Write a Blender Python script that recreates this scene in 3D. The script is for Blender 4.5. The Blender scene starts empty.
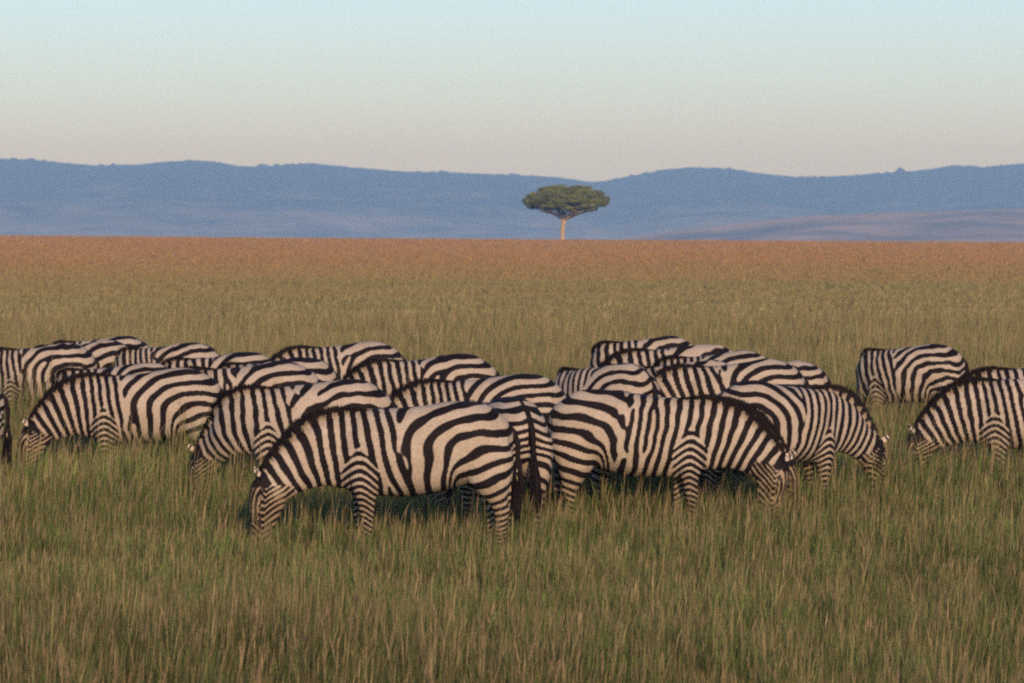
import bpy, math, random
import numpy as np
from mathutils import Vector

rng = np.random.default_rng(7)
random.seed(7)
sc = bpy.context.scene
COL = sc.collection
F = 4200.0          # focal length in pixels of the 1024 px frame
HC = 2.6            # camera height (standing in a vehicle)
HZ = 242.0          # image row of the eye level
R = math.radians

# ------------------------------------------------------------------ helpers
def tag(o, label=None, cat=None, group=None, kind=None):
    if label: o['label'] = label
    if cat: o['category'] = cat
    if group: o['group'] = group
    if kind: o['kind'] = kind
    return o

def mesh_from(name, verts, faces, mat=None, smooth=True, attrs=None):
    """faces: (n,k) int array or list of those arrays"""
    me = bpy.data.meshes.new(name)
    verts = np.asarray(verts, dtype=np.float32)
    if not isinstance(faces, list): faces = [faces]
    faces = [np.asarray(f, dtype=np.int32) for f in faces if len(f)]
    nl = sum(f.size for f in faces); nf = sum(len(f) for f in faces)
    me.vertices.add(len(verts)); me.vertices.foreach_set('co', verts.ravel())
    me.loops.add(nl); me.polygons.add(nf)
    me.loops.foreach_set('vertex_index', np.concatenate([f.ravel() for f in faces]))
    tot = np.concatenate([np.full(len(f), f.shape[1], np.int32) for f in faces])
    start = np.concatenate([[0], np.cumsum(tot)[:-1]]).astype(np.int32)
    me.polygons.foreach_set('loop_start', start)
    me.update(calc_edges=True)
    me.polygons.foreach_set('use_smooth', np.full(nf, smooth, dtype=bool))
    for an, (typ, arr) in (attrs or {}).items():
        a = me.attributes.new(an, typ, 'POINT')
        arr = np.asarray(arr, dtype=np.float32)
        a.data.foreach_set('color' if typ == 'FLOAT_COLOR' else ('vector' if typ == 'FLOAT_VECTOR' else 'value'), arr.ravel())
    if mat: me.materials.append(mat)
    me.validate()
    return me

def link(name, me, parent=None):
    o = bpy.data.objects.new(name, me); COL.objects.link(o)
    if parent: o.parent = parent
    return o

def sstep(a, b, x):
    t = np.clip((np.asarray(x, dtype=float)-a)/(b-a), 0, 1)
    return t*t*(3-2*t)

class SineNoise:
    """cheap smooth noise: a sum of random plane waves, about -1..1"""
    def __init__(s, seed, dim, scale, n=14, spread=.55):
        g = np.random.default_rng(seed)
        d = g.normal(size=(n, dim)); d /= np.linalg.norm(d, axis=1)[:, None]
        s.k = d*(2*math.pi/scale)*np.exp(g.uniform(-spread, spread, n))[:, None]
        s.p = g.uniform(0, 6.283, n); s.n = n
    def __call__(s, p):
        out = np.zeros(len(p))
        for k, ph in zip(s.k, s.p): out += np.sin(p@k+ph)
        return out/math.sqrt(s.n)

# ------------------------------------------------------------------ materials
def new_mat(name):
    m = bpy.data.materials.new(name); m.use_nodes = True
    nt = m.node_tree; nt.nodes.clear()
    out = nt.nodes.new('ShaderNodeOutputMaterial')
    return m, nt, out

def N(nt, typ, **kw):
    n = nt.nodes.new(typ)
    for k, v in kw.items():
        if k.startswith('i_'):
            n.inputs[k[2:].replace('_', ' ')].default_value = v
        else: setattr(n, k, v)
    return n

def ramp(nt, stops):
    r = nt.nodes.new('ShaderNodeValToRGB'); e = r.color_ramp.elements
    e[0].position, e[0].color = stops[0][0], (*stops[0][1], 1)
    e[1].position, e[1].color = stops[-1][0], (*stops[-1][1], 1)
    for p, c in stops[1:-1]:
        x = e.new(p); x.color = (*c, 1)
    return r

def zebra_material():
    m, nt, out = new_mat('zebra_coat'); L = nt.links
    st = N(nt, 'ShaderNodeAttribute', attribute_name='stripe')
    dk = N(nt, 'ShaderNodeAttribute', attribute_name='skin')
    du = N(nt, 'ShaderNodeAttribute', attribute_name='dust_bounce')
    tc = N(nt, 'ShaderNodeTexCoord')
    no = N(nt, 'ShaderNodeTexNoise'); no.inputs['Scale'].default_value = 55; no.inputs['Detail'].default_value = 3
    L.new(tc.outputs['Object'], no.inputs['Vector'])
    a = N(nt, 'ShaderNodeMath', operation='MULTIPLY_ADD'); a.inputs[1].default_value = .13; 
    L.new(no.outputs['Fac'], a.inputs[0]); L.new(st.outputs['Fac'], a.inputs[2])     # stripe + .35*noise
    b = N(nt, 'ShaderNodeMath', operation='MULTIPLY_ADD'); b.inputs[1].default_value = .5; b.inputs[2].default_value = .5-.0325
    L.new(a.outputs[0], b.inputs[0])
    r = ramp(nt, [(.42, (0, 0, 0)), (.58, (1, 1, 1))])
    L.new(b.outputs[0], r.inputs['Fac'])
    n2 = N(nt, 'ShaderNodeTexNoise'); n2.inputs['Scale'].default_value = 7; n2.inputs['Detail'].default_value = 5
    L.new(tc.outputs['Object'], n2.inputs['Vector'])
    wr = ramp(nt, [(.2, (.63, .52, .39)), (.8, (.75, .64, .52))]); L.new(n2.outputs['Fac'], wr.inputs['Fac'])
    br = ramp(nt, [(.3, (.0055, .0042, .0055)), (.75, (.015, .0095, .009))]); L.new(n2.outputs['Fac'], br.inputs['Fac'])
    dm = N(nt, 'ShaderNodeMix', data_type='RGBA'); dm.inputs['B'].default_value = (.42, .29, .13, 1)
    L.new(du.outputs['Fac'], dm.inputs['Factor']); L.new(wr.outputs['Color'], dm.inputs['A'])
    mx = N(nt, 'ShaderNodeMix', data_type='RGBA')
    L.new(r.outputs['Color'], mx.inputs['Factor']); L.new(dm.outputs['Result'], mx.inputs['A']); L.new(br.outputs['Color'], mx.inputs['B'])
    sk = N(nt, 'ShaderNodeMix', data_type='RGBA'); sk.inputs['B'].default_value = (.035, .026, .024, 1)
    L.new(dk.outputs['Fac'], sk.inputs['Factor']); L.new(mx.outputs['Result'], sk.inputs['A'])
    bs = N(nt, 'ShaderNodeBsdfPrincipled'); bs.inputs['Roughness'].default_value = .75
    bs.inputs['Specular IOR Level'].default_value = .10
    bs.inputs['Sheen Weight'].default_value = 0
    L.new(sk.outputs['Result'], bs.inputs['Base Color'])
    bp = N(nt, 'ShaderNodeBump'); bp.inputs['Strength'].default_value = .05; bp.inputs['Distance'].default_value = .01
    n3 = N(nt, 'ShaderNodeTexNoise'); n3.inputs['Scale'].default_value = 25; n3.inputs['Detail'].default_value = 4
    L.new(tc.outputs['Object'], n3.inputs['Vector']); L.new(n3.outputs['Fac'], bp.inputs['Height'])
    L.new(bp.outputs['Normal'], bs.inputs['Normal'])
    L.new(bs.outputs[0], out.inputs['Surface'])
    return m

def simple_mat(name, col, rough=.6, spec=.3):
    m, nt, out = new_mat(name)
    bs = N(nt, 'ShaderNodeBsdfPrincipled'); bs.inputs['Roughness'].default_value = rough
    bs.inputs['Specular IOR Level'].default_value = spec
    no = N(nt, 'ShaderNodeTexNoise'); no.inputs['Scale'].default_value = 20
    r = ramp(nt, [(.3, tuple(c*.8 for c in col)), (.7, tuple(c*1.2 for c in col))])
    nt.links.new(no.outputs['Fac'], r.inputs['Fac']); nt.links.new(r.outputs['Color'], bs.inputs['Base Color'])
    nt.links.new(bs.outputs[0], out.inputs['Surface'])
    return m

def attr_leaf_mat(name, transl=.35):
    m, nt, out = new_mat(name); L = nt.links
    at = N(nt, 'ShaderNodeAttribute', attribute_name='tint')
    d = N(nt, 'ShaderNodeBsdfDiffuse'); t = N(nt, 'ShaderNodeBsdfTranslucent'); mx = N(nt, 'ShaderNodeMixShader')
    mx.inputs[0].default_value = transl
    L.new(at.outputs['Color'], d.inputs['Color']); L.new(at.outputs['Color'], t.inputs['Color'])
    L.new(d.outputs[0], mx.inputs[1]); L.new(t.outputs[0], mx.inputs[2]); L.new(mx.outputs[0], out.inputs['Surface'])
    return m

M_ZEBRA = zebra_material()
M_EYE = simple_mat('zebra_eye', (.012, .009, .008), .15, .6)
M_GRASS = attr_leaf_mat('grass_blades', .35)
M_LEAF = attr_leaf_mat('acacia_leaves', .25)

# ------------------------------------------------------------------ zebra
def loft(rings, n=20):
    """closed tube through rings = (centre, axis_u, axis_v, ru, rv, power)"""
    V, Fq = [], []
    th = np.linspace(0, 2*math.pi, n, endpoint=False)
    for c, u, v, ru, rv, p in rings:
        cs, sn = np.cos(th), np.sin(th)
        cu = np.sign(cs)*np.abs(cs)**p; cv = np.sign(sn)*np.abs(sn)**p
        V.append(np.array(c)[None]+cu[:, None]*np.array(u)[None]*ru+cv[:, None]*np.array(v)[None]*rv)
    m = len(rings); V = np.concatenate(V)
    for i in range(m-1):
        a = i*n+np.arange(n); b = i*n+(np.arange(n)+1) % n
        Fq.append(np.stack([a, b, b+n, a+n], 1))
    Fq = np.concatenate(Fq)
    c0 = len(V); V = np.vstack([V, rings[0][0], rings[-1][0]])
    a = np.arange(n); b = (a+1) % n
    T = np.concatenate([np.stack([np.full(n, c0), b, a], 1), np.stack([np.full(n, c0+1), (m-1)*n+a, (m-1)*n+b], 1)])
    return V, Fq, T

def resample(pts, vals, n):
    pts = np.asarray(pts, float); vals = np.asarray(vals, float)
    d = np.r_[0, np.cumsum(np.linalg.norm(np.diff(pts, axis=0), axis=1))]
    t = np.linspace(0, d[-1], n)
    def cub(y):
        m = np.gradient(y, d); i = np.clip(np.searchsorted(d, t)-1, 0, len(d)-2)
        h = d[i+1]-d[i]; s = (t-d[i])/h
        return (2*s**3-3*s**2+1)*y[i]+(s**3-2*s**2+s)*h*m[i]+(-2*s**3+3*s**2)*y[i+1]+(s**3-s**2)*h*m[i+1]
    P = np.stack([cub(pts[:, k]) for k in range(pts.shape[1])], 1)
    W = np.stack([cub(vals[:, k]) for k in range(vals.shape[1])], 1)
    return P, W, t

TORSO = np.array([ # x, top, bottom, half width
 (-.665, 1.05, .90, .05), (-.64, 1.11, .81, .13), (-.58, 1.175, .73, .20), (-.50, 1.23, .66, .245), (-.40, 1.275, .62, .272),
 (-.25, 1.298, .60, .285), (-.10, 1.29, .555, .29), (.05, 1.268, .525, .297), (.20, 1.245, .513, .295), (.35, 1.232, .52, .272),
 (.48, 1.222, .515, .245), (.60, 1.19, .53, .205), (.69, 1.13, .57, .17), (.76, 1.05, .64, .125), (.80, .95, .76, .06)])

def polyline_param(P, line):
    """arclength of nearest point on polyline and distance to it"""
    best = np.full(len(P), 1e9); s = np.zeros(len(P)); acc = 0
    for a, b in zip(line[:-1], line[1:]):
        d = b-a; l = np.linalg.norm(d)
        lo = -30.0 if acc == 0 else 0.0
        t = np.clip((P-a)@d/l**2, lo, 1)
        dist = np.linalg.norm(P-(a+t[:, None]*d), axis=1)
        k = dist < best; best[k] = dist[k]; s[k] = acc+t[k]*l; acc += l
    return s, best

def soft_param(P, line, sig=.085, ext=.5):
    """smooth arclength along a curve (0 at its first point, extended backwards)"""
    d = np.linalg.norm(np.diff(line, axis=0), axis=1); acc = np.r_[0, np.cumsum(d)]
    t0 = (line[1]-line[0])/d[0]; t1 = (line[-1]-line[-2])/d[-1]
    line = np.vstack([line[0]-t0*ext, line, line[-1]+t1*.25]); acc = np.r_[-ext, acc, acc[-1]+.25]
    s = np.arange(acc[0], acc[-1], .02); Q = np.stack([np.interp(s, acc, line[:, k]) for k in range(3)], 1)
    D = np.sqrt(((P[:, None, :]-Q[None])**2).sum(2)); m = D.min(1)
    W = np.exp(-(D**2-m[:, None]**2)/(2*sig**2*np.maximum(1, (m[:, None]/.2))))
    return (W*s).sum(1)/W.sum(1), m

def gtable(lam):
    z = np.linspace(-.2, 1.6, 600); g = np.cumsum(1/lam(z))*(z[1]-z[0])
    return lambda q: np.interp(q, z, g)
G_FORE = gtable(lambda z: .026+.052*np.clip(z, 0, 2))
G_HIND = gtable(lambda z: .030+.19*np.clip(z, 0, 1.2)**2)

def build_zebra(seed, drop=0., bend=0., head_pitch=0., fat=1., voxel=.012, tail_swing=0., step=(0, 0, 0, 0), period=1., arc=0.):
    """one zebra: returns (body mesh, [children meshes]); +x is forward, feet at z=0.
    drop: raises (+) the neck; bend: sideways turn of the neck; step: forward shift of the four hooves"""
    g = np.random.default_rng(seed)
    parts = []
    ex, ey, ez = np.eye(3)
    # torso
    pts, W, _ = resample(np.c_[TORSO[:, 0], TORSO[:, 0]*0, TORSO[:, 0]*0], TORSO[:, 1:], 34)
    rings = []
    for p, (zt, zb, hw) in zip(pts, W):
        rings.append(((p[0], 0, (zt+zb)/2), ez, ey, max((zt-zb)/2, .02), max(hw*(1+(fat-1)), .02), .94))
    parts.append(loft(rings, 32))
    # belly/haunch fullness
    # neck centre line
    nk = np.array([(.42, 0, .90), (.60, 0, .90), (.76, 0, .875), (.92, 0, .845), (1.06, 0, .785), (1.19, 0, .715), (1.31, 0, .63)])
    hd_dir = np.array([.10, 0, -1.0]); 
    def posed(P):
        # rotate about neck base: pitch by drop, yaw by bend growing along the neck
        P = np.array(P, float).copy(); base = np.array([.60, 0, .93])
        q = P-base; w = sstep(0, .7, q[:, 0])
        a = drop*w; x, z = q[:, 0]*np.cos(a)-q[:, 2]*np.sin(a), q[:, 0]*np.sin(a)+q[:, 2]*np.cos(a)
        b = bend*w; x2 = x*np.cos(b); y2 = x*np.sin(b)+q[:, 1]
        return np.c_[x2, y2, z]+base
    nkp = posed(nk)
    hd0 = nkp[-1]+np.array([.04*math.cos(bend), .04*math.sin(bend), .03])
    hp = head_pitch+drop*.5
    hd = np.array([math.sin(.12+hp)*math.cos(bend), math.sin(.12+hp)*math.sin(bend), -math.cos(.12+hp)])
    nw = np.array([(.27, .17), (.305, .155), (.30, .14), (.26, .12), (.215, .10), (.18, .088), (.155, .085)])
    P, W, _ = resample(nkp, nw, 20)
    T = np.gradient(P, axis=0); T /= np.linalg.norm(T, axis=1)[:, None]
    side = np.cross(np.tile(ez, (len(T), 1)), T); side /= np.linalg.norm(side, axis=1)[:, None]
    up = np.cross(T, side)
    parts.append(loft([(P[i], up[i], side[i], W[i, 0], W[i, 1], 1.) for i in range(len(P))], 24))
    neckP, neckUp, neckSide, neckW = P, up, side, W
    # head
    sd = np.array([-math.sin(bend), math.cos(bend), 0.]); fr = np.cross(sd, hd); fr /= np.linalg.norm(fr)
    if fr[0]*math.cos(bend)+fr[1]*math.sin(bend) < 0: fr = -fr
    HL = .61
    hs = [(-.06, .09, .07, -.01), (.0, .125, .088, 0), (.10, .142, .098, -.005), (.20, .138, .098, -.005), (.30, .118, .082, .008), (.40, .098, .066, .018),
          (.52, .078, .056, .028), (.60, .074, .056, .028), (.66, .070, .054, .022), (.70, .05, .04, .016), (.715, .02, .02, .014)]
    hs = [(t*.61/.70+0.0, a*1.06, b*1.04, o) for t, a, b, o in hs]
    parts.append(loft([(hd0+hd*t+fr*(o*.6), fr, sd, a, b, .95) for t, a, b, o in hs], 22))
    # brow / eye ridge
    ears = []
    for s in (-1, 1):
        c = hd0+hd*.13+sd*s*.078+fr*.055
        parts.append(loft([(c-hd*.045, fr, sd, .012, .008, 1), (c, fr, sd, .034, .024, 1), (c+hd*.045, fr, sd, .012, .008, 1)], 10))
        # ear: leaf shaped, standing off the poll
        e0 = hd0-hd*.035+sd*s*.055+fr*.05
        ed = -hd*.50+sd*s*.50+fr*(.75+.15*g.normal()); ed /= np.linalg.norm(ed); ears.append((e0, ed))
        eu = np.cross(ed, fr); eu /= np.linalg.norm(eu); ev = np.cross(ed, eu)
        parts.append(loft([(e0+ed*t, eu, ev, a, b, 1) for t, a, b in ((-.03, .02, .02), (.02, .030, .022), (.06, .042, .018), (.10, .037, .016), (.135, .020, .011), (.15, .006, .006))], 12))
    # legs
    fore = [(.58, .86, .13, .085), (.575, .72, .125, .085), (.57, .60, .095, .075), (.565, .50, .068, .058), (.565, .42, .056, .048), (.57, .365, .052, .046),
            (.565, .31, .037, .036), (.56, .20, .031, .030), (.56, .13, .035, .033), (.565, .095, .043, .038), (.585, .062, .036, .034), (.598, .035, .048, .043), (.605, .0, .056, .050)]
    hind = [(-.40, .98, .22, .11), (-.42, .84, .225, .13), (-.43, .72, .19, .12), (-.435, .62, .145, .10), (-.455, .53, .098, .075), (-.485, .455, .068, .052), (-.505, .405, .062, .045),
            (-.495, .35, .045, .038), (-.485, .27, .037, .034), (-.48, .16, .035, .032), (-.475, .10, .044, .038), (-.458, .062, .037, .035), (-.443, .035, .048, .044), (-.435, 0, .056, .050)]
    k = 0; leg_lines = []
    for base, yo in ((fore, .125), (hind, .145)):
        for s in (-1, 1):
            st = step[k]; k += 1
            pts = np.array([(x+st*(1-z/.95)**1.0, s*(yo-.03*(1-min(z/.6, 1))), z) for x, z, a, b in base])
            wv = np.array([(a*(1.16 if z < .65 else 1.05), b*(1.16 if z < .65 else 1.03)) for x, z, a, b in base])
            parts.append(loft([(p, ex, ey, a, b, 1.) for p, (a, b) in zip(pts, wv)], 16))
            leg_lines.append(pts)
    # join, remesh into one continuous skin
    V, Q, T3, off = [], [], [], 0
    for v, q, t in parts:
        V.append(v); Q.append(q+off); T3.append(t+off); off += len(v)
    tmp = mesh_from('tmp', np.concatenate(V), [np.concatenate(Q), np.concatenate(T3)])
    to = bpy.data.objects.new('tmp', tmp); COL.objects.link(to)
    rm = to.modifiers.new('r', 'REMESH'); rm.mode = 'VOXEL'; rm.voxel_size = voxel
    sm = to.modifiers.new('s', 'SMOOTH'); sm.factor = .5; sm.iterations = 7 if voxel < .014 else 4
    dg = bpy.context.evaluated_depsgraph_get(); dg.update()
    me = bpy.data.meshes.new_from_object(to.evaluated_get(dg))
    bpy.data.objects.remove(to); bpy.data.meshes.remove(tmp)
    n = len(me.vertices); co = np.empty(n*3, np.float32); me.vertices.foreach_get('co', co)
    co = co.reshape(-1, 3).astype(float)
    # gentle muscle / skin undulation
    nz = SineNoise(seed+5, 3, .34, 10)
    nrm = np.empty(n*3, np.float32); me.vertices.foreach_get('normal', nrm); nrm = nrm.reshape(-1, 3)
    me.vertices.foreach_set('co', (co+nrm*(nz(co)*.006)[:, None]).astype(np.float32).ravel())
    ph = g.uniform(0, 1, 6)
    tone_bias = g.uniform(-.20, .02); wob_k = g.uniform(.7, 1.35); sh_x = g.uniform(-.03, .03); sh_z = g.uniform(-.07, .05)
    forks = [(g.uniform(.0, .42), g.choice([g.uniform(.56, .75), g.uniform(1.0, 1.16)]), g.choice([-1, 1])) for _ in range(g.integers(1, 4))]
    stripe_noise = [SineNoise(seed+11, 3, .75, 12), SineNoise(seed+12, 3, .20, 12), SineNoise(seed+13, 3, .30, 10)]

    def field(C):
        x, y, z = C.T
        s_n, d_n = soft_param(C, neckP[3:])
        e_d = np.full(len(C), 9.); e_s = np.zeros(len(C))
        for e0_, ed_ in ears:
            q_ = C-e0_; t_ = q_@ed_; dd_ = np.linalg.norm(q_-np.clip(t_, 0, .16)[:, None]*ed_, axis=1); k_ = dd_ < e_d; e_d[k_] = dd_[k_]; e_s[k_] = t_[k_]
        s_h = (C-hd0)@hd; lat = (C-hd0)@sd; dn = (C-hd0)@fr
        d_h = np.linalg.norm(C-hd0-np.clip(s_h, 0, HL)[:, None]*hd, axis=1)
        w_neck = sstep(-.02, .22, s_n)*(x > .45)
        w_head = (x > .8)*sstep(-.03, .05, s_h)*(d_h < .22)
        wob = wob_k*(stripe_noise[0](C)*.15+stripe_noise[1](C)*.05)
        for fx, fz, fs in forks: wob = wob+fs*np.arctan2(z-fz, x-fx)/(2*math.pi)*np.exp(-((x-fx)**2+(z-fz)**2)/.5**2*0)
        # rear: nested arcs round the stifle
        cx, cz = -.52+.12*(ph[0]-.5), .63+.08*(ph[4]-.5)
        u = (x-cx)-.25*(z-.5)
        low = sstep(.98, .74, z)
        dz = (z-cz)+.30*np.clip(x+.20, -.45, 0)*low+.10*low-.30*np.clip(x-cx, -.15, 0)*(1-low)
        dz = dz+.38*(np.minimum(np.abs(y), .22)-.20)*sstep(-.38, -.62, x)
        thigh = sstep(.90, .70, z)*sstep(-.10, -.26, x)
        r = (np.clip(.86*u*(1-thigh)+.02, 0, 9)**2.1+np.clip(dz, 0, 9)**2.1)**(1/2.1)
        lam = .110*period
        hindz = cz+dz
        leg_w = sstep(.10, -.02, x+.18)*(dz < 0)
        phr = r/lam+leg_w*(G_HIND(hindz)-G_HIND(cz))
        c_rear = np.cos(2*math.pi*(phr+ph[1]+wob))
        # front of trunk: upright bars leaning a little forward at the top, running on into the neck
        phf = u/(.098*period)
        b3 = neckP[3]; base_u = b3[0]-cx-.25*(b3[2]-.5)
        phn = base_u/(.098*period)+s_n/(.096*period)
        mixn = w_neck
        ph_front = phf*(1-mixn)+phn*mixn
        c_front = np.cos(2*math.pi*(ph_front+ph[2]+wob))
        wb = sstep(.63+arc, .79+arc, u-.05*stripe_noise[2](C)+.10*(z-.9))
        S = c_rear*(1-wb)+c_front*wb
        # shoulder: chevrons that turn into rings down the foreleg
        xs = .575+sh_x+.03*(z-.8)
        ad = np.sqrt((x-xs)**2+.0035)
        phl = G_FORE(z+.95*np.clip(ad, 0, .2))
        c_leg = np.cos(2*math.pi*(phl+ph[3]+.8*wob))
        apex = .93+sh_z-1.25*np.abs(x-xs)
        wl = sstep(-.05, .06, apex-z)*(x > .25)*(x < .85)*(1-w_head)
        wl = np.where((z > .55) & (np.abs(x-xs) > .16), wl*.0, wl)
        wl = wl*sstep(.20, .11, np.abs(x-xs)) if True else wl
        wl = np.where((z < .50) & (x > .2) & (x < .85) & (w_head < .5), np.maximum(wl, sstep(.52, .46, z)), wl)
        wl = wl*(1-(w_head > .5)); wl = np.where((x > .86) , 0, wl)
        S = S*(1-wl)+c_leg*wl
        # head: fine lines along the brow, curving bands on cheek and nose
        phh = (s_h+.9*np.abs(dn-.02)*1.0)/.046+np.abs(lat)*12
        brow = sstep(.03, .07, dn)*(s_h < .34)
        phh = phh*(1-brow)+brow*(np.abs(lat)/.026+s_h*6)
        c_head = np.cos(2*math.pi*(phh+wob))
        S = S*(1-w_head)+(c_head*.7+.12+.25*stripe_noise[1](C))*w_head
        # balance of black and white over the body
        bias = np.full(len(x), tone_bias)
        bias += 1.1*sstep(-.13, -.06, s_h)*sstep(.07, .02, s_h)*(x > .8)*sstep(-.03, .04, dn)
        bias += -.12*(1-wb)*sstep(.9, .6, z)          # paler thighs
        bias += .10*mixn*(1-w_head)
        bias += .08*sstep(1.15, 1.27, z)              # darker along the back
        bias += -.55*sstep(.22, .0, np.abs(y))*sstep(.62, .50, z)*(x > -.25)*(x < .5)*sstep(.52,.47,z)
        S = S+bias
        # dark ridge line on the back
        ridge = sstep(.016, .006, np.abs(y))*(z > 1.0)*(x < -.1)
        rear_ridge = sstep(.022, .010, np.abs(y))*(x < -.5)*(z > .9)
        S = np.maximum(S, np.maximum(ridge, rear_ridge)*1.2-.0) if True else S
        skin = w_head*sstep(.46, .54, s_h)
        skin = np.maximum(skin, sstep(.05, .035, z)*(w_head < .3))
        skin = np.maximum(skin, .35*((e_d < .055)*(e_s > .045)))
        # ear: white with dark tip, mostly plain
        ear = (e_d < .055)*(d_n > .06)*(e_s > .045)
        S = np.where(ear, np.where(e_s > .118, 1.0, np.where((e_s > .08) & (e_s < .10), .6, -.8)), S)
        dust_bounce = np.clip(.50*sstep(.75, .35, z)+.12*stripe_noise[2](C)+.35*w_head, 0, .7)  # warm bounce off the grass painted on legs and belly, plus dusty tan
        return S, skin, dust_bounce
    S, skin, dust_bounce = field(co)
    for an, arr in (('stripe', S), ('skin', skin), ('dust_bounce', dust_bounce)):
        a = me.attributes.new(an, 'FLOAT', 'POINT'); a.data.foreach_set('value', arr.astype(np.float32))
    me.polygons.foreach_set('use_smooth', np.full(len(me.polygons), True))
    me.materials.clear(); me.materials.append(M_ZEBRA)
    kids = []
    # mane: stiff upright hair from the withers to the forelock
    nb = 2200
    t = g.uniform(0, 1, nb)
    crestP = neckP+neckUp*(neckW[:, :1]-.012)
    crest = np.vstack([[(.44, 0, 1.215)], crestP[5:], [hd0-hd*.055+fr*.055]])
    cup = np.vstack([[(0, 0, 1.)], neckUp[5:], [(fr-hd)/1.414]])
    cs = np.vstack([[ey], neckSide[5:], [sd]])
    dd = np.r_[0, np.cumsum(np.linalg.norm(np.diff(crest, axis=0), axis=1))]; dd /= dd[-1]
    I = lambda A: np.stack([np.interp(t, dd, A[:, j]) for j in range(3)], 1)
    bp, bu, bs = I(crest), I(cup), I(cs)
    bs_off = g.normal(0, .011, nb)
    length = (.118*np.sin(np.clip(t*.88, 0, 1)*math.pi)**1.2+.006)*g.uniform(.7, 1.15, nb)
    along = np.gradient(crest, axis=0); along /= np.linalg.norm(along, axis=1)[:, None]; ba = I(along)
    b0 = bp+bs*bs_off[:, None]-bu*.02
    tip = b0+bu*(length+.02)[:, None]+bs*(bs_off*.8+g.normal(0, .006, nb))[:, None]+ba*g.normal(0, .012, nb)[:, None]
    wd = ba*.007; ws = bs*.004
    V = np.stack([b0-wd, b0+wd+ws, (b0+tip)/2-wd*.9+ws, (b0+tip)/2+wd*.9, tip], 1).reshape(-1, 3)
    o = np.arange(nb)[:, None]*5
    Sm, _, _ = field(np.clip(bp-bu*.03, -9, 9))
    Sv = np.repeat(Sm*1.3-.05, 5).reshape(-1, 5); Sv[:, 4] += .75; Sv[:, 2:4] += .12
    mm = mesh_from('mane', V, [o+np.array([[0, 1, 3, 2]]), o+np.array([[2, 3, 4]])], M_ZEBRA, False,
                   {'stripe': ('FLOAT', Sv.ravel()), 'skin': ('FLOAT', np.zeros(nb*5)), 'dust_bounce': ('FLOAT', np.full(nb*5, .25))})
    kids.append(('mane', mm))
    # tail: a thin dock with a dark brush of hair
    tp = np.array([(-.60, 0, 1.12), (-.665, .0, 1.05), (-.70, .01, .94), (-.70, .02, .82), (-.69, .03, .70), (-.68, .035, .60)])
    tp[:, 1] += tail_swing*np.linspace(0, 1, 6)**1.5; tp[:, 0] -= abs(tail_swing)*.2*np.linspace(0, 1, 6)
    tv, tq, tt = loft([(p, ex, ey, a, a, 1) for p, a in zip(tp, (.03, .03, .024, .021, .019, .012))], 10)
    nh = 420
    h0 = tp[3][None]+(tp[5]-tp[3])[None]*g.uniform(0, 1, nh)[:, None]+g.normal(0, .010, (nh, 3))
    ht = h0+np.c_[g.normal(-.0, .022, nh), tail_swing*.5+g.normal(0, .024, nh), -g.uniform(.22, .38, nh)]
    hm = (h0+ht)/2+g.normal(0, .010, (nh, 3))*[1, 1, 0]
    hw = g.normal(size=(nh, 3))*[1, 1, 0]; hw = hw/np.linalg.norm(hw, axis=1)[:, None]*.006
    hv = np.stack([h0-hw, h0+hw, hm-hw, hm+hw, ht], 1).reshape(-1, 3)
    o = np.arange(nh)[:, None]*5+len(tv)
    st = np.r_[np.where(tv[:, 2] > 1.04, 1., np.cos(tv[:, 2]/.045*6.283)*.8+.15+.4*(tv[:,2]<.9)), np.full(nh*5, 1.3)]
    tm = mesh_from('tail', np.vstack([tv, hv]), [tq, tt, o+np.array([[0, 1, 3, 2]]), o+np.array([[2, 3, 4]])], M_ZEBRA, True,
                   {'stripe': ('FLOAT', st), 'skin': ('FLOAT', st*0), 'dust_bounce': ('FLOAT', st*0)})
    kids.append(('tail', tm))
    for s in (-1, 1):
        c = hd0+hd*.13+sd*s*.090+fr*.056
        ev, eq, et = loft([(c-hd*.017, fr, sd, .004, .003, 1), (c-hd*.009, fr, sd, .014, .012, 1), (c, fr, sd, .017, .014, 1), (c+hd*.009, fr, sd, .014, .012, 1), (c+hd*.017, fr, sd, .004, .003, 1)], 12)
        kids.append(('eye', mesh_from('eye', ev, [eq, et], M_EYE)))
    return me, kids

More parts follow.
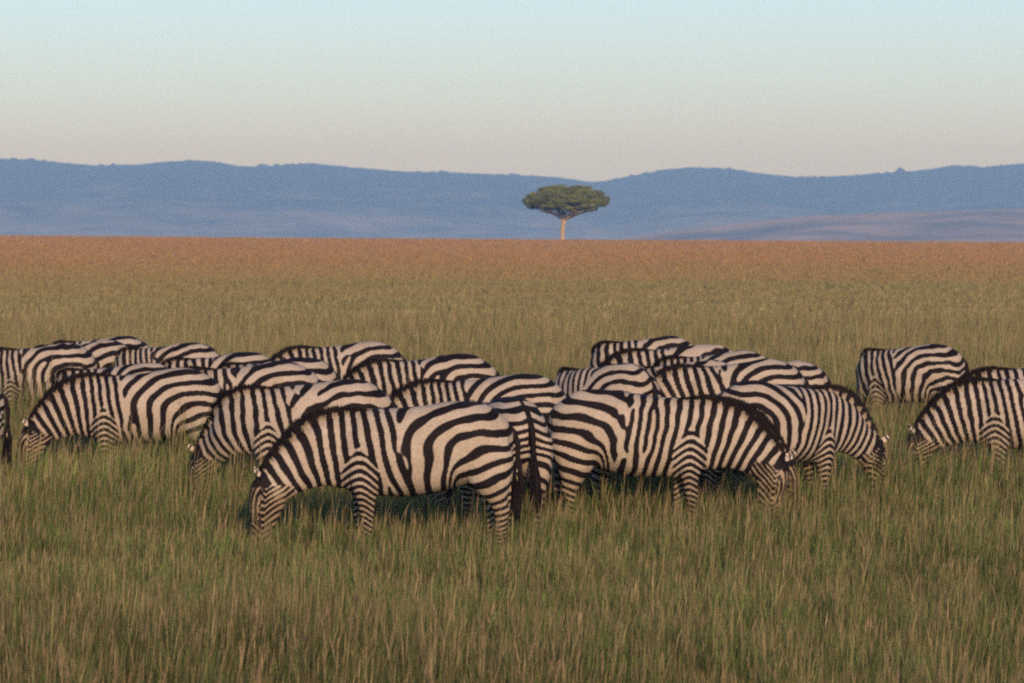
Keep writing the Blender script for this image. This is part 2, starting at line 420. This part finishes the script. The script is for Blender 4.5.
# every zebra: rump-end pixel column, pixels per metre there, heading (180 = faces left, 0 = right, 90 = away), size, pose, label
Z = [
 dict(px=4,   s=101,  a=181, k=1.0, lab='zebra cut off by the left edge, only its round rump in the picture'),
 dict(px=97,  s=77.8, a=177, k=1.0, drop=-.03, lab='zebra with its head out of the picture on the left, long curved rump stripes'),
 dict(px=222, s=96.5, a=183, k=1.0, drop=-.02, lab='full length zebra facing left with pale shoulders, nearest of those on the left side'),
 dict(px=182, s=91.5, a=176, k=.99, lab='zebra almost hidden behind the nearest left one, only its dark mane and back showing'),
 dict(px=137, s=75.6, a=172, k=1.0, lab='far zebra whose striped rump pokes out just right of the leftmost large rump'),
 dict(px=152, s=73.6, a=169, k=1.02, lab='farthest zebra on the left, a thin slice of back above its neighbour'),
 dict(px=222, s=77.3, a=171, k=1.0, lab='far zebra with a low arched back above the rump of the nearest left one'),
 dict(px=281, s=84.3, a=179, k=1.0, lab='zebra with a long flat bluish back behind the rump of the nearest left one'),
 dict(px=321, s=92.0, a=184, k=1.0, drop=.02, lab='zebra with dark upper back just above the left grazing zebra with lowered neck'),
 dict(px=338, s=87.5, a=172, k=.99, lab='zebra mostly covered, only a small rump tip showing below the far arched back'),
 dict(px=404, s=76.2, a=181, k=1.0, lab='far zebra with a strongly arched back, the highest one left of the tree'),
 dict(px=498, s=85.8, a=182, k=1.0, lab='zebra with bold rump arcs in the middle of the herd, grazing to the left'),
 dict(px=394, s=105.3, a=181, k=1.0, drop=-.16, bend=-.45, lab='zebra grazing left with its neck lowered, right behind the foremost one'),
 dict(px=513, s=122,  a=180, k=1.0, kx=1.0, arc=0., vox=.011, tail=.05, drop=-.035, head=.0, step=(.03, -.06, .0, -.12), lab='foremost zebra, whole flank and grazing head visible, facing left'),
 dict(px=567, s=101,  a=177, k=1.0, lab='zebra facing left whose back lies between the rear facing one and the far row'),
 dict(px=531, s=118.6, a=112, k=.985, period=.74, bend=.2, tail=-.06, vox=.011, lab='zebra turned away with its rump and hanging tail towards the viewer'),
 dict(px=548, s=113,  a=-2,  k=1.0, kx=1.0, arc=-.22, drop=-.02, head=-.28, vox=.011, step=(.06, -.10, .05, -.08), lab='large zebra facing right in the front row, whole flank with wide stripes'),
 dict(px=654, s=91.5, a=142, k=.98, lab='zebra turned half away with evenly curved stripes, behind the large right facing one'),
 dict(px=698, s=72.3, a=180, k=1.0, lab='farthest zebra of the right group, its back highest in the picture'),
 dict(px=741, s=78.2, a=182, k=1.0, lab='far zebra with arched back just right of and below the farthest back'),
 dict(px=744, s=88.3, a=176, k=.97, lab='zebra hidden behind others, only a dark ridge of back in the right group'),
 dict(px=776, s=83.6, a=170, k=1.0, lab='far zebra of which only a small dark strip of back rises in the right group'),
 dict(px=806, s=90.0, a=182, k=1.0, lab='zebra with very bold wide rump stripes in the middle of the right group'),
 dict(px=829, s=85.7, a=165, k=.93, lab='small zebra rump peeking out at the right end of the right group'),
 dict(px=713, s=107.5, a=30, k=1.0, kx=.93, drop=-.04, head=.1, bend=.1, lab='zebra facing right with a full dark mane, at the right end of the herd'),
 dict(px=582, s=109.9, a=3,  k=.945, drop=-.05, bend=0, lab='zebra hidden behind the large right facing one, only lowered neck and face showing'),
 dict(px=966, s=78.2, a=160, k=1.0, kx=.90, drop=-.25, bend=-1.15, lab='lone zebra standing apart on the right in tall grass, head hidden'),
 dict(px=1114, s=100, a=180, k=1.0, drop=-.03, lab='zebra at the right edge grazing left, neck and shoulder in the picture'),
 dict(px=1118, s=92,  a=176, k=1.0, lab='zebra behind the one at the right edge, only its dark mane ridge showing'),
]
for i, q in enumerate(Z):
    g = np.random.default_rng(100+i)
    st = q.get('step', tuple(g.uniform(-.09, .09, 4)))
    back = q['s'] < 92 and q['a'] < 180.5
    me, kids = build_zebra(31*i+9, drop=q.get('drop', g.uniform(-.40, -.26) if back else g.uniform(-.24, -.10)), bend=q.get('bend', g.uniform(-.95, -.55) if back else g.uniform(-.15, .10)),
                           head_pitch=q.get('head', g.uniform(-.15, .1)), voxel=q.get('vox', .0135 if q['s'] > 90 else .016),
                           tail_swing=q.get('tail', g.uniform(-.05, .05)), step=st, arc=q.get('arc', g.uniform(-.10, .05)), period=q.get('period', g.uniform(.90, 1.12)), fat=g.uniform(.97, 1.05))
    o = link('zebra', me)
    a = R(q['a']); k = q['k']; y = F/q['s']; x = (q['px']-512)/q['s']
    o.rotation_euler = (0, 0, a); kx = q.get('kx', .89 if back else .965); o.scale = (k*kx, k, k)
    o.location = (x+.665*k*kx*math.cos(a), y+.665*k*kx*math.sin(a), 0)
    tag(o, q['lab'], 'zebra', 'zebras grazing in a herd on the plain')
    for nm, m in kids: link(nm, m, o)

# ------------------------------------------------------------------ terrain
nzA = SineNoise(3, 2, 160, 12); nzB = SineNoise(4, 2, 22, 12)
def terrain(x, y):
    x = np.asarray(x, float); y = np.asarray(y, float)
    P = np.c_[x.ravel(), y.ravel()]
    crest = 2.82-.0064*np.clip(P[:, 0], -400, 400)
    rise = crest*sstep(60, 760, P[:, 1])**1.15
    z = rise+.05*nzA(P)*sstep(150, 500, P[:, 1])
    z -= 34*sstep(790, 1900, P[:, 1])
    return z.reshape(x.shape)

def ground_material():
    m, nt, out = new_mat('savanna_ground'); L = nt.links
    at = N(nt, 'ShaderNodeAttribute', attribute_name='tint')
    geo = N(nt, 'ShaderNodeNewGeometry')
    n1 = N(nt, 'ShaderNodeTexNoise'); n1.inputs['Scale'].default_value = 1.6; n1.inputs['Detail'].default_value = 8; n1.inputs['Roughness'].default_value = .65
    L.new(geo.outputs['Position'], n1.inputs['Vector'])
    r = ramp(nt, [(.3, (.6, .6, .6)), (.7, (1.35, 1.35, 1.35))]); L.new(n1.outputs['Fac'], r.inputs['Fac'])
    mx = N(nt, 'ShaderNodeMix', data_type='RGBA', blend_type='MULTIPLY'); mx.inputs['Factor'].default_value = 1
    L.new(at.outputs['Color'], mx.inputs['A']); L.new(r.outputs['Color'], mx.inputs['B'])
    bs = N(nt, 'ShaderNodeBsdfDiffuse'); bs.inputs['Roughness'].default_value = 1
    L.new(mx.outputs['Result'], bs.inputs['Color'])
    bp = N(nt, 'ShaderNodeBump'); bp.inputs['Strength'].default_value = 1; bp.inputs['Distance'].default_value = .3
    L.new(n1.outputs['Fac'], bp.inputs['Height']); L.new(bp.outputs['Normal'], bs.inputs['Normal'])
    L.new(bs.outputs[0], out.inputs['Surface'])
    return m

# colour of the sward as it stands: greener near, olive then rust-red oat grass farther out
nP4 = SineNoise(24, 2, .55, 16)
nP1 = SineNoise(21, 2, 9, 14); nP2 = SineNoise(22, 2, 2.2, 14); nP3 = SineNoise(23, 2, 60, 12)
GREEN = np.array([.088, .125, .034]); OLIVE = np.array([.228, .208, .086]); RED = np.array([.338, .200, .084]); TAN = np.array([.31, .235, .115]); PURP = np.array([.18, .118, .075])
def sward(x, y, jit=None):
    P = np.c_[x, y]
    wy = y+18*nP3(P*np.array([.35, 1]))*np.clip(y/150, 0, 1.5)
    a = sstep(32, 120, wy)[:, None]; b = sstep(120, 420, wy)[:, None]
    c = GREEN*(1-a)+OLIVE*a
    c = c*(1-b)+RED*b
    t = sstep(.2, 1.2, nP3(P*np.array([.5, 1])+300))[:, None]*sstep(330, 420, y)[:, None]
    return c*(1-.45*t)+TAN*.45*t

ys = np.r_[np.linspace(-150, 20, 6), np.linspace(25, 200, 60), np.linspace(205, 900, 120), np.linspace(930, 2200, 30), np.linspace(2400, 9600, 20)]
xs = np.r_[np.linspace(-3600, -300, 12), np.linspace(-270, 270, 90), np.linspace(300, 3600, 12)]
X, Y = np.meshgrid(xs, ys)
Zt = terrain(X, Y)
V = np.c_[X.ravel(), Y.ravel(), Zt.ravel()]
nx, ny = len(xs), len(ys)
idx = np.arange(nx*ny).reshape(ny, nx)
Fq = np.stack([idx[:-1, :-1], idx[:-1, 1:], idx[1:, 1:], idx[1:, :-1]], -1).reshape(-1, 4)
c = sward(V[:, 0], V[:, 1])
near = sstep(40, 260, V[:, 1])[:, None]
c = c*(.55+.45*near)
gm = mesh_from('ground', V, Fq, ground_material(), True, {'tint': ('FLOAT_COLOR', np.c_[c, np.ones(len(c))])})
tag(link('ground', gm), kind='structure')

# ------------------------------------------------------------------ grass
def grass(name, n, d0, d1, half_extra, hscale, wscale, seed, seg2=True, kinds=(.66, .22), power=0.0):
    g = np.random.default_rng(seed)
    # equal number of stems per step of log-distance: the sward is drawn as finely as it can be seen
    d = d0*(d1/d0)**g.uniform(0, 1, n)
    half = d*(512/F)*1.18+half_extra
    x = g.uniform(-1, 1, n)*half
    P = np.c_[x, d]
    # clumping: pull stems toward tuft centres
    cl = np.clip(.12*d/30, .1, 1.2)
    x += nP2(P*3.1)*cl*.5; 
    z = terrain(x, d)
    kind = g.uniform(0, 1, n)
    leaf = kind < kinds[0]; stem = (kind >= kinds[0]) & (kind < kinds[0]+kinds[1]); seedh = kind >= kinds[0]+kinds[1]
    hloc = hscale(d)*(1+.20*nP1(np.c_[x, d])+.12*nP2(np.c_[x, d]))
    tuft = nP4(np.c_[x, d])*(d < 120)
    tallf = np.where(g.uniform(0, 1, n) < .25, 1.3, 1.)
    h = hloc*(1+.15*tuft)*np.where(leaf, g.uniform(.45, 1.15, n), g.uniform(.75, 1.4, n)*tallf)
    wisp = (g.uniform(0, 1, n) < .012) & (d < 120) & ~leaf
    wisp |= (g.uniform(0, 1, n) < .002) & (d < 120)
    h = np.where(wisp, g.uniform(.42, .72, n), h)
    w = wscale(d)*np.where(leaf, g.uniform(.9, 1.7, n), np.where(stem, g.uniform(.45, .75, n), g.uniform(.5, .8, n)))
    az = g.uniform(0, 6.283, n); lean = np.abs(g.normal(0, .17, n))*np.where(leaf, 1.3, .7)*h
    wind = .04*h
    lx = np.cos(az)*lean+wind; ly = np.sin(az)*lean
    o = g.uniform(-1.2, 1.2, n)                                   # blade facing
    wx, wy = np.cos(o)*w/2, np.sin(o)*w/2
    base = sward(x, d)
    P = np.c_[x, d]
    tone = 1+.18*nP1(P+50)+.12*nP2(P+90)+.16*tuft
    green = GREEN*(.9+.5*g.uniform(0, 1, n))[:, None]
    dry = base*.62+np.where(g.uniform(0, 1, n)[:, None] < .5, TAN, PURP*1.2)*.38
    kg = .72*sstep(150, 25, d)[:, None]+.05; leafc = base*(1-kg)+green*kg
    mixp = np.clip(.5+.35*nP1(P*1.7+7)+.35*nP4(P*.8+40), 0, 1)[:, None]
    leafc = leafc*(1-mixp*.30)+dry*mixp*.30
    col = np.where(leaf[:, None], leafc, dry)
    far = sstep(60, 260, d)
    col = col*(1+(tone*np.exp(g.normal(0, .36, n))-1)*(1-.6*far))[:, None]
    col = col*(1-.88*far)[:, None]+base*(.88*far)[:, None]
    col = col*(.80+.20*sstep(25, 42, d))[:, None]
    col = np.where(wisp[:, None], col*.5+TAN*.5, col)
    col = np.clip(col, .012, .5)
    z0 = z-.02
    b = np.c_[x, d, z0]
    W = np.c_[wx, wy, wx*0]
    m = b+np.c_[lx*.3, ly*.3, h*.55]; t = b+np.c_[lx, ly, h*.985]
    hw = np.where(seedh, 1.9, np.where(stem, .9, .8))[:, None]
    q = b+np.c_[lx*.62, ly*.62, h*.80]
    V = np.stack([b-W, b+W, m-W*.9, m+W*.9, q-W*hw, q+W*hw, t], 1).reshape(-1, 3)
    k = np.arange(n)[:, None]*7
    faces = [np.concatenate([k+np.array([[0, 1, 3, 2]]), k+np.array([[2, 3, 5, 4]])]), k+np.array([[4, 5, 6]])]
    C = np.repeat(col[:, None], 7, axis=1)
    tipc = np.where(seedh[:, None], (PURP*.5+TAN*.6)*np.exp(g.normal(0, .2, n))[:, None], col*1.1)
    C[:, 4:] = tipc[:, None]
    C = np.concatenate([C, np.ones((n, 7, 1))], 2).reshape(-1, 4)
    me = mesh_from(name, V, faces, M_GRASS, False, {'tint': ('FLOAT_COLOR', C)})
    return link(name, me)

hs = lambda d: .29+.21*sstep(35.3, 41, d)+.07*sstep(44, 55, d)
tag(grass('tall_grass', 620000, 19, 115, 2.0, hs, lambda d: .0026+.00008*d, 1), 'fine green and tan savanna grass growing round the zebras', 'grass', kind='stuff')
tag(grass('distant_grass', 420000, 105, 780, 6.0, lambda d: .28+.0*d, lambda d: .008+.00022*d, 2, kinds=(.7, .25)), 'rust and olive grass plain stretching to the horizon', 'grass', kind='stuff')

# ------------------------------------------------------------------ acacia on the crest
def acacia():
    root = bpy.data.objects.new('acacia_tree', None); COL.objects.link(root)
    d = 742.; bx = (562.5-512)*d/F
    bz = float(terrain(np.array([bx]), np.array([d]))[0])-.15
    root.location = (bx, d, bz)
    tag(root, 'single flat topped acacia tree standing alone on the horizon', 'tree')
    g = np.random.default_rng(5)
    px = d/F # metres per pixel
    bark = simple_mat('acacia_bark', (.33, .26, .18), .9, .1)
    LX = -39*px; RX = 47*px
    cxm = 4*px
    def top(x, y):
        r = np.hypot((x-cxm)/(43*px), y/(38*px)); return (37+20.5*np.clip(1-r**2.4, 0, 1)**.62)*px
    def bot(x, y):
        r = np.hypot((x-cxm)/(43*px), y/(38*px)); return (24.5+11*np.clip(r, 0, 1.1)**3)*px
    V, Q, T3, off = [], [], [], 0
    def branch(pts, rad):
        nonlocal off
        pts = np.array(pts, float); rr = np.array(rad)[:, None]
        P, W, _ = resample(pts, rr, max(6, len(pts)*4))
        T = np.gradient(P, axis=0); T /= np.linalg.norm(T, axis=1)[:, None]
        s = np.cross(T, [0.3, 1, 0.1]); s /= np.linalg.norm(s, axis=1)[:, None]; u = np.cross(T, s)
        v, q, t = loft([(P[i], s[i], u[i], max(W[i, 0], .02), max(W[i, 0], .02), 1) for i in range(len(P))], 10)
        V.append(v); Q.append(q+off); T3.append(t+off); off += len(v)
    fork = np.array([.35, 0, 25*px])
    branch([(0, 0, -.3), (.05, 0, .6), (.0, .05, 2.0), (.18, 0, 3.4), fork], [.66, .47, .42, .43, .5])
    tips = []
    for i in range(9):
        a = i*2*math.pi/9+g.uniform(-.25, .25); rr = g.uniform(.55, .9)
        ex_, ey_ = cxm+math.cos(a)*rr*38*px, math.sin(a)*rr*33*px
        zz = float(bot(np.array(ex_), np.array(ey_)))+.6
        mid = fork*.55+np.array([ex_, ey_, zz])*.45; mid[2] = fork[2]+(zz-fork[2])*.40+.1
        branch([fork-[0, 0, .5], mid, (ex_, ey_, zz)], [.24, .14, .05]); tips.append((ex_, ey_, zz))
        for j in range(3):
            a2 = a+g.uniform(-.7, .7); r2 = rr+g.uniform(-.3, .12)
            e = np.array([cxm+math.cos(a2)*r2*40*px, math.sin(a2)*r2*34*px, 0]); e[2] = bot(e[0], e[1])+g.uniform(.6, 1.8)
            branch([mid, mid*.4+e*.6+[0, 0, .1], e], [.10, .06, .025]); tips.append(tuple(e))
    tm = mesh_from('trunk', np.concatenate(V), [np.concatenate(Q), np.concatenate(T3)], bark)
    link('trunk', tm, root)
    # crown: many leaf sprays gathered in flat pads
    pads = []
    while len(pads) < 430:
        x = g.uniform(LX, RX); y = g.uniform(-36, 36)*px
        r = math.hypot((x-cxm)/(41*px), y/(36*px))
        if r > .97: continue
        zt, zb = float(top(np.array(x), np.array(y))), float(bot(np.array(x), np.array(y)))
        z = zb+.35+(zt-zb-.5)*(g.uniform(0, 1)**.55) if zt-zb > .8 else (zt+zb)/2
        pads.append((x, y, z, g.uniform(.8, 1.5), g.uniform(.28, .5), g.uniform(.75, 1.25)))
    P_, C_ = [], []
    for x, y, z, r, h, tone in pads:
        n = int(260*r)
        v = g.normal(size=(n, 3)); v /= np.linalg.norm(v, axis=1)[:, None]; v *= (g.uniform(0, 1, n)**.4)[:, None]
        P_.append(v*[r, r, h]+[x, y, z]); C_.append(np.full(n, tone))
    P_ = np.concatenate(P_); C_ = np.concatenate(C_); n = len(P_)
    a = g.normal(size=(n, 3)); a /= np.linalg.norm(a, axis=1)[:, None]; b = np.cross(a, g.normal(size=(n, 3))); b /= np.linalg.norm(b, axis=1)[:, None]
    s = g.uniform(.07, .15, n)[:, None]
    Vv = np.stack([P_-a*s, P_-b*s*.6, P_+a*s, P_+b*s*.6], 1).reshape(-1, 3)
    col = np.array([.165, .185, .045])[None]*(C_*np.exp(g.normal(0, .25, n)))[:, None]
    C4 = np.repeat(np.c_[col, np.ones(n)][:, None], 4, axis=1).reshape(-1, 4)
    cm = mesh_from('crown', Vv, np.arange(n*4).reshape(-1, 4), M_LEAF, False, {'tint': ('FLOAT_COLOR', C4)})
    link('crown', cm, root)
acacia()

# ------------------------------------------------------------------ hills
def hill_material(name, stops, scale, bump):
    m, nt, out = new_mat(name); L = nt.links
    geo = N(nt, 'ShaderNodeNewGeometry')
    at = N(nt, 'ShaderNodeAttribute', attribute_name='hill_tone')
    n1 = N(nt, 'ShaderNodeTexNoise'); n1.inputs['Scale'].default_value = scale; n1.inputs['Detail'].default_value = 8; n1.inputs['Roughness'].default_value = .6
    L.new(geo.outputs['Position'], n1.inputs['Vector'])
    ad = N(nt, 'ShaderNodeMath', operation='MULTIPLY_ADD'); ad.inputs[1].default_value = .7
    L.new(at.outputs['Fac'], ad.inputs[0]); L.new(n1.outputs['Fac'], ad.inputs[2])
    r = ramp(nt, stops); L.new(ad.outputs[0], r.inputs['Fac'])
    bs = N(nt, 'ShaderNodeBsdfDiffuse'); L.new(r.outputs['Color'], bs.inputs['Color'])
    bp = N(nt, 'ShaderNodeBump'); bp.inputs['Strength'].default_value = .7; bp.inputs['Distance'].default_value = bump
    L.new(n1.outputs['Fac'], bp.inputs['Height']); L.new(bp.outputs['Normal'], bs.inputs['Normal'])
    L.new(bs.outputs[0], out.inputs['Surface'])
    return m

RD = 8000.
ridge_px = np.array([(-400, 172), (-250, 160), (-120, 170), (-40, 160), (0, 158), (30, 159), (60, 162), (95, 165), (140, 164), (160, 161.5), (190, 160), (215, 161), (240, 166), (265, 166), (310, 162.5), (350, 167), (380, 169),
  (400, 171), (450, 172), (500, 174), (533, 175.5), (560, 177), (590, 181.5), (605, 180.5), (640, 174), (665, 169), (690, 167), (730, 168), (760, 173), (800, 177), (850, 175), (910, 171), (935, 168), (955, 164.5), (980, 167), (1024, 163), (1100, 160), (1200, 170), (1350, 162), (1500, 175)])
def ridge_h(x):
    p = x*F/RD+512
    y = np.interp(p, ridge_px[:, 0], ridge_px[:, 1])
    return HC+(HZ-y)/F*RD
xs = np.linspace(-3300, 3300, 1300); vv = np.linspace(0, 1, 70)
X, Vg = np.meshgrid(xs, vv)
nh1, nh2, nh3, nh4 = SineNoise(41, 2, 900, 12), SineNoise(42, 2, 260, 14), SineNoise(43, 1, 22, 16), SineNoise(44, 1, 70, 12)
Yg = 5600+Vg*3700
PP = np.c_[X.ravel(), Yg.ravel()]
prof = np.interp(Vg, [0, .2, .45, 2400/3700, .8, 1], [0, .22, .62, 1, .8, .35])
ero = (.05*nh1(PP)+.022*nh2(PP)).reshape(X.shape)*np.interp(Vg, [0, .15, .5, 2200/3700, 2400/3700, .8, 1], [0, .8, 1, .5, 0, .5, .5])
treeline = 1.9*np.clip(.5+SineNoise(46, 1, 230, 9)(xs[:, None]), .15, 1.6)[None]*(np.maximum(nh3(xs[:, None]), 0)*1.3+np.maximum(nh4(xs[:, None])-.4, 0)*1.2)[None]*np.interp(Vg, [.5, .6, 2400/3700, .7], [0, .5, 1, .5])
H = -38+(ridge_h(X)+38)*(prof+ero)+treeline
nxx, nyy = len(xs), len(vv); idx = np.arange(nxx*nyy).reshape(nyy, nxx)
Fq = np.stack([idx[:-1, :-1], idx[:-1, 1:], idx[1:, 1:], idx[1:, :-1]], -1).reshape(-1, 4)
hill_tone = sstep(.02, .72, Vg+.035*nh2(PP*.8).reshape(X.shape))  # woodland dark on the ridge; valley mist painted as paler colour at the foot
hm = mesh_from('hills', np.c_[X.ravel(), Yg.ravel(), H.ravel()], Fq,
    hill_material('wooded_hill_painted_mist', [(.25, (.38, .38, .37)), (.6, (.17, .18, .155)), (1.05, (.012, .018, .014))], .012, 12), True, {'hill_tone': ('FLOAT', hill_tone.ravel())})
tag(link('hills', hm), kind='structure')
# pale grassy foothill on the right
FD = 4600.
foot_px = np.array([(300, 262), (520, 254), (600, 243), (640, 235), (725, 224), (807, 215), (900, 211), (1024, 208), (1200, 205), (1500, 215), (2200, 250)])
xs = np.linspace(-200, 1900, 300); vv = np.linspace(0, 1, 50); X, Vg = np.meshgrid(xs, vv)
Yg = 3400+Vg*2000; PP = np.c_[X.ravel(), Yg.ravel()]
top = HC+(HZ-np.interp(X*F/FD+512, foot_px[:, 0], foot_px[:, 1]))/F*FD
H = -37+(top+37)*np.interp(Vg, [0, .6, 1], [0, 1, .2])*(1+.05*nh2(PP*1.4).reshape(X.shape)*(Vg < .58))
nxx, nyy = len(xs), len(vv); idx = np.arange(nxx*nyy).reshape(nyy, nxx)
Fq = np.stack([idx[:-1, :-1], idx[:-1, 1:], idx[1:, 1:], idx[1:, :-1]], -1).reshape(-1, 4)
hill_tone = np.clip(.25+.2*nh2(PP*np.array([.7, 2.])), 0, 1)
fm = mesh_from('foothill', np.c_[X.ravel(), Yg.ravel(), H.ravel()], Fq,
    hill_material('dry_grass_hill', [(.3, (.42, .33, .23)), (.55, (.32, .26, .18)), (.95, (.10, .10, .06))], .01, 5), True, {'hill_tone': ('FLOAT', hill_tone.ravel())})
tag(link('foothill', fm), kind='structure')

# ------------------------------------------------------------------ haze
def haze():
    x0, x1, y0, y1, z0, z1 = -4000, 4000, -400, 10200, -45, 230
    V = [(x, y, z) for z in (z0, z1) for y in (y0, y1) for x in (x0, x1)]
    Fc = np.array([(0, 2, 3, 1), (4, 5, 7, 6), (0, 1, 5, 4), (2, 6, 7, 3), (0, 4, 6, 2), (1, 3, 7, 5)])
    m, nt, out = new_mat('haze_air')
    v = N(nt, 'ShaderNodeVolumePrincipled')
    v.inputs['Color'].default_value = (.27, .54, 1.0, 1); v.inputs['Absorption Color'].default_value = (1, 1, 1, 1); v.inputs['Density'].default_value = HAZE
    v.inputs['Anisotropy'].default_value = .1
    nt.links.new(v.outputs[0], out.inputs['Volume'])
    me = mesh_from('haze', V, Fc, m, False)
    tag(link('haze', me), kind='stuff')
HAZE = .00022
haze()

# ------------------------------------------------------------------ light
SUN_EL, SUN_AZ = R(16), R(10)      # sun low, behind the viewer and to the right
w = bpy.data.worlds.new('World'); sc.world = w; w.use_nodes = True
nt = w.node_tree; bg = nt.nodes['Background']
sky = nt.nodes.new('ShaderNodeTexSky'); sky.sky_type = 'NISHITA'; sky.sun_disc = False
sky.sun_elevation = SUN_EL; sky.altitude = 1500; sky.air_density = 1.0; sky.dust_density = 3; sky.ozone_density = 2.5
# direction towards the sun: behind (-y), right (+x)
sd = Vector((math.sin(SUN_AZ)*math.cos(SUN_EL), -math.cos(SUN_AZ)*math.cos(SUN_EL), math.sin(SUN_EL)))
sky.sun_rotation = math.atan2(sd.x, sd.y)
wb_ = nt.nodes.new('ShaderNodeMix'); wb_.data_type = 'RGBA'; wb_.blend_type = 'MULTIPLY'; wb_.inputs['Factor'].default_value = 1
wb_.inputs['B'].default_value = (.85, .92, 1.14, 1)
nt.links.new(sky.outputs[0], wb_.inputs['A']); nt.links.new(wb_.outputs['Result'], bg.inputs['Color']); bg.inputs['Strength'].default_value = .15
sun = bpy.data.lights.new('sun', 'SUN'); sun.energy = 3.8; sun.angle = R(.6); sun.color = (1, .69, .43)
so = bpy.data.objects.new('sun', sun); COL.objects.link(so); so.rotation_euler = sd.to_track_quat('Z', 'Y').to_euler()

# ------------------------------------------------------------------ camera
cam = bpy.data.cameras.new('camera'); co_ = bpy.data.objects.new('camera', cam); COL.objects.link(co_)
cam.sensor_width = 36; cam.lens = 36*F/1024; cam.clip_start = .5; cam.clip_end = 30000
co_.location = (0, 0, HC); co_.rotation_euler = (math.pi/2-math.atan((341.5-HZ)/F), 0, 0)
cam.dof.use_dof = True; cam.dof.focus_distance = 37; cam.dof.aperture_fstop = 8
sc.camera = co_
sc.view_settings.view_transform = 'Standard'; sc.view_settings.look = 'None'; sc.view_settings.gamma = 1
sc.view_settings.exposure = .2
sc.cycles.use_denoising = False
sc.cycles.max_bounces = 6; sc.cycles.volume_bounces = 1; sc.cycles.transparent_max_bounces = 4
sc.cycles.pixel_filter_type = 'BLACKMAN_HARRIS'; sc.cycles.filter_width = 2.2
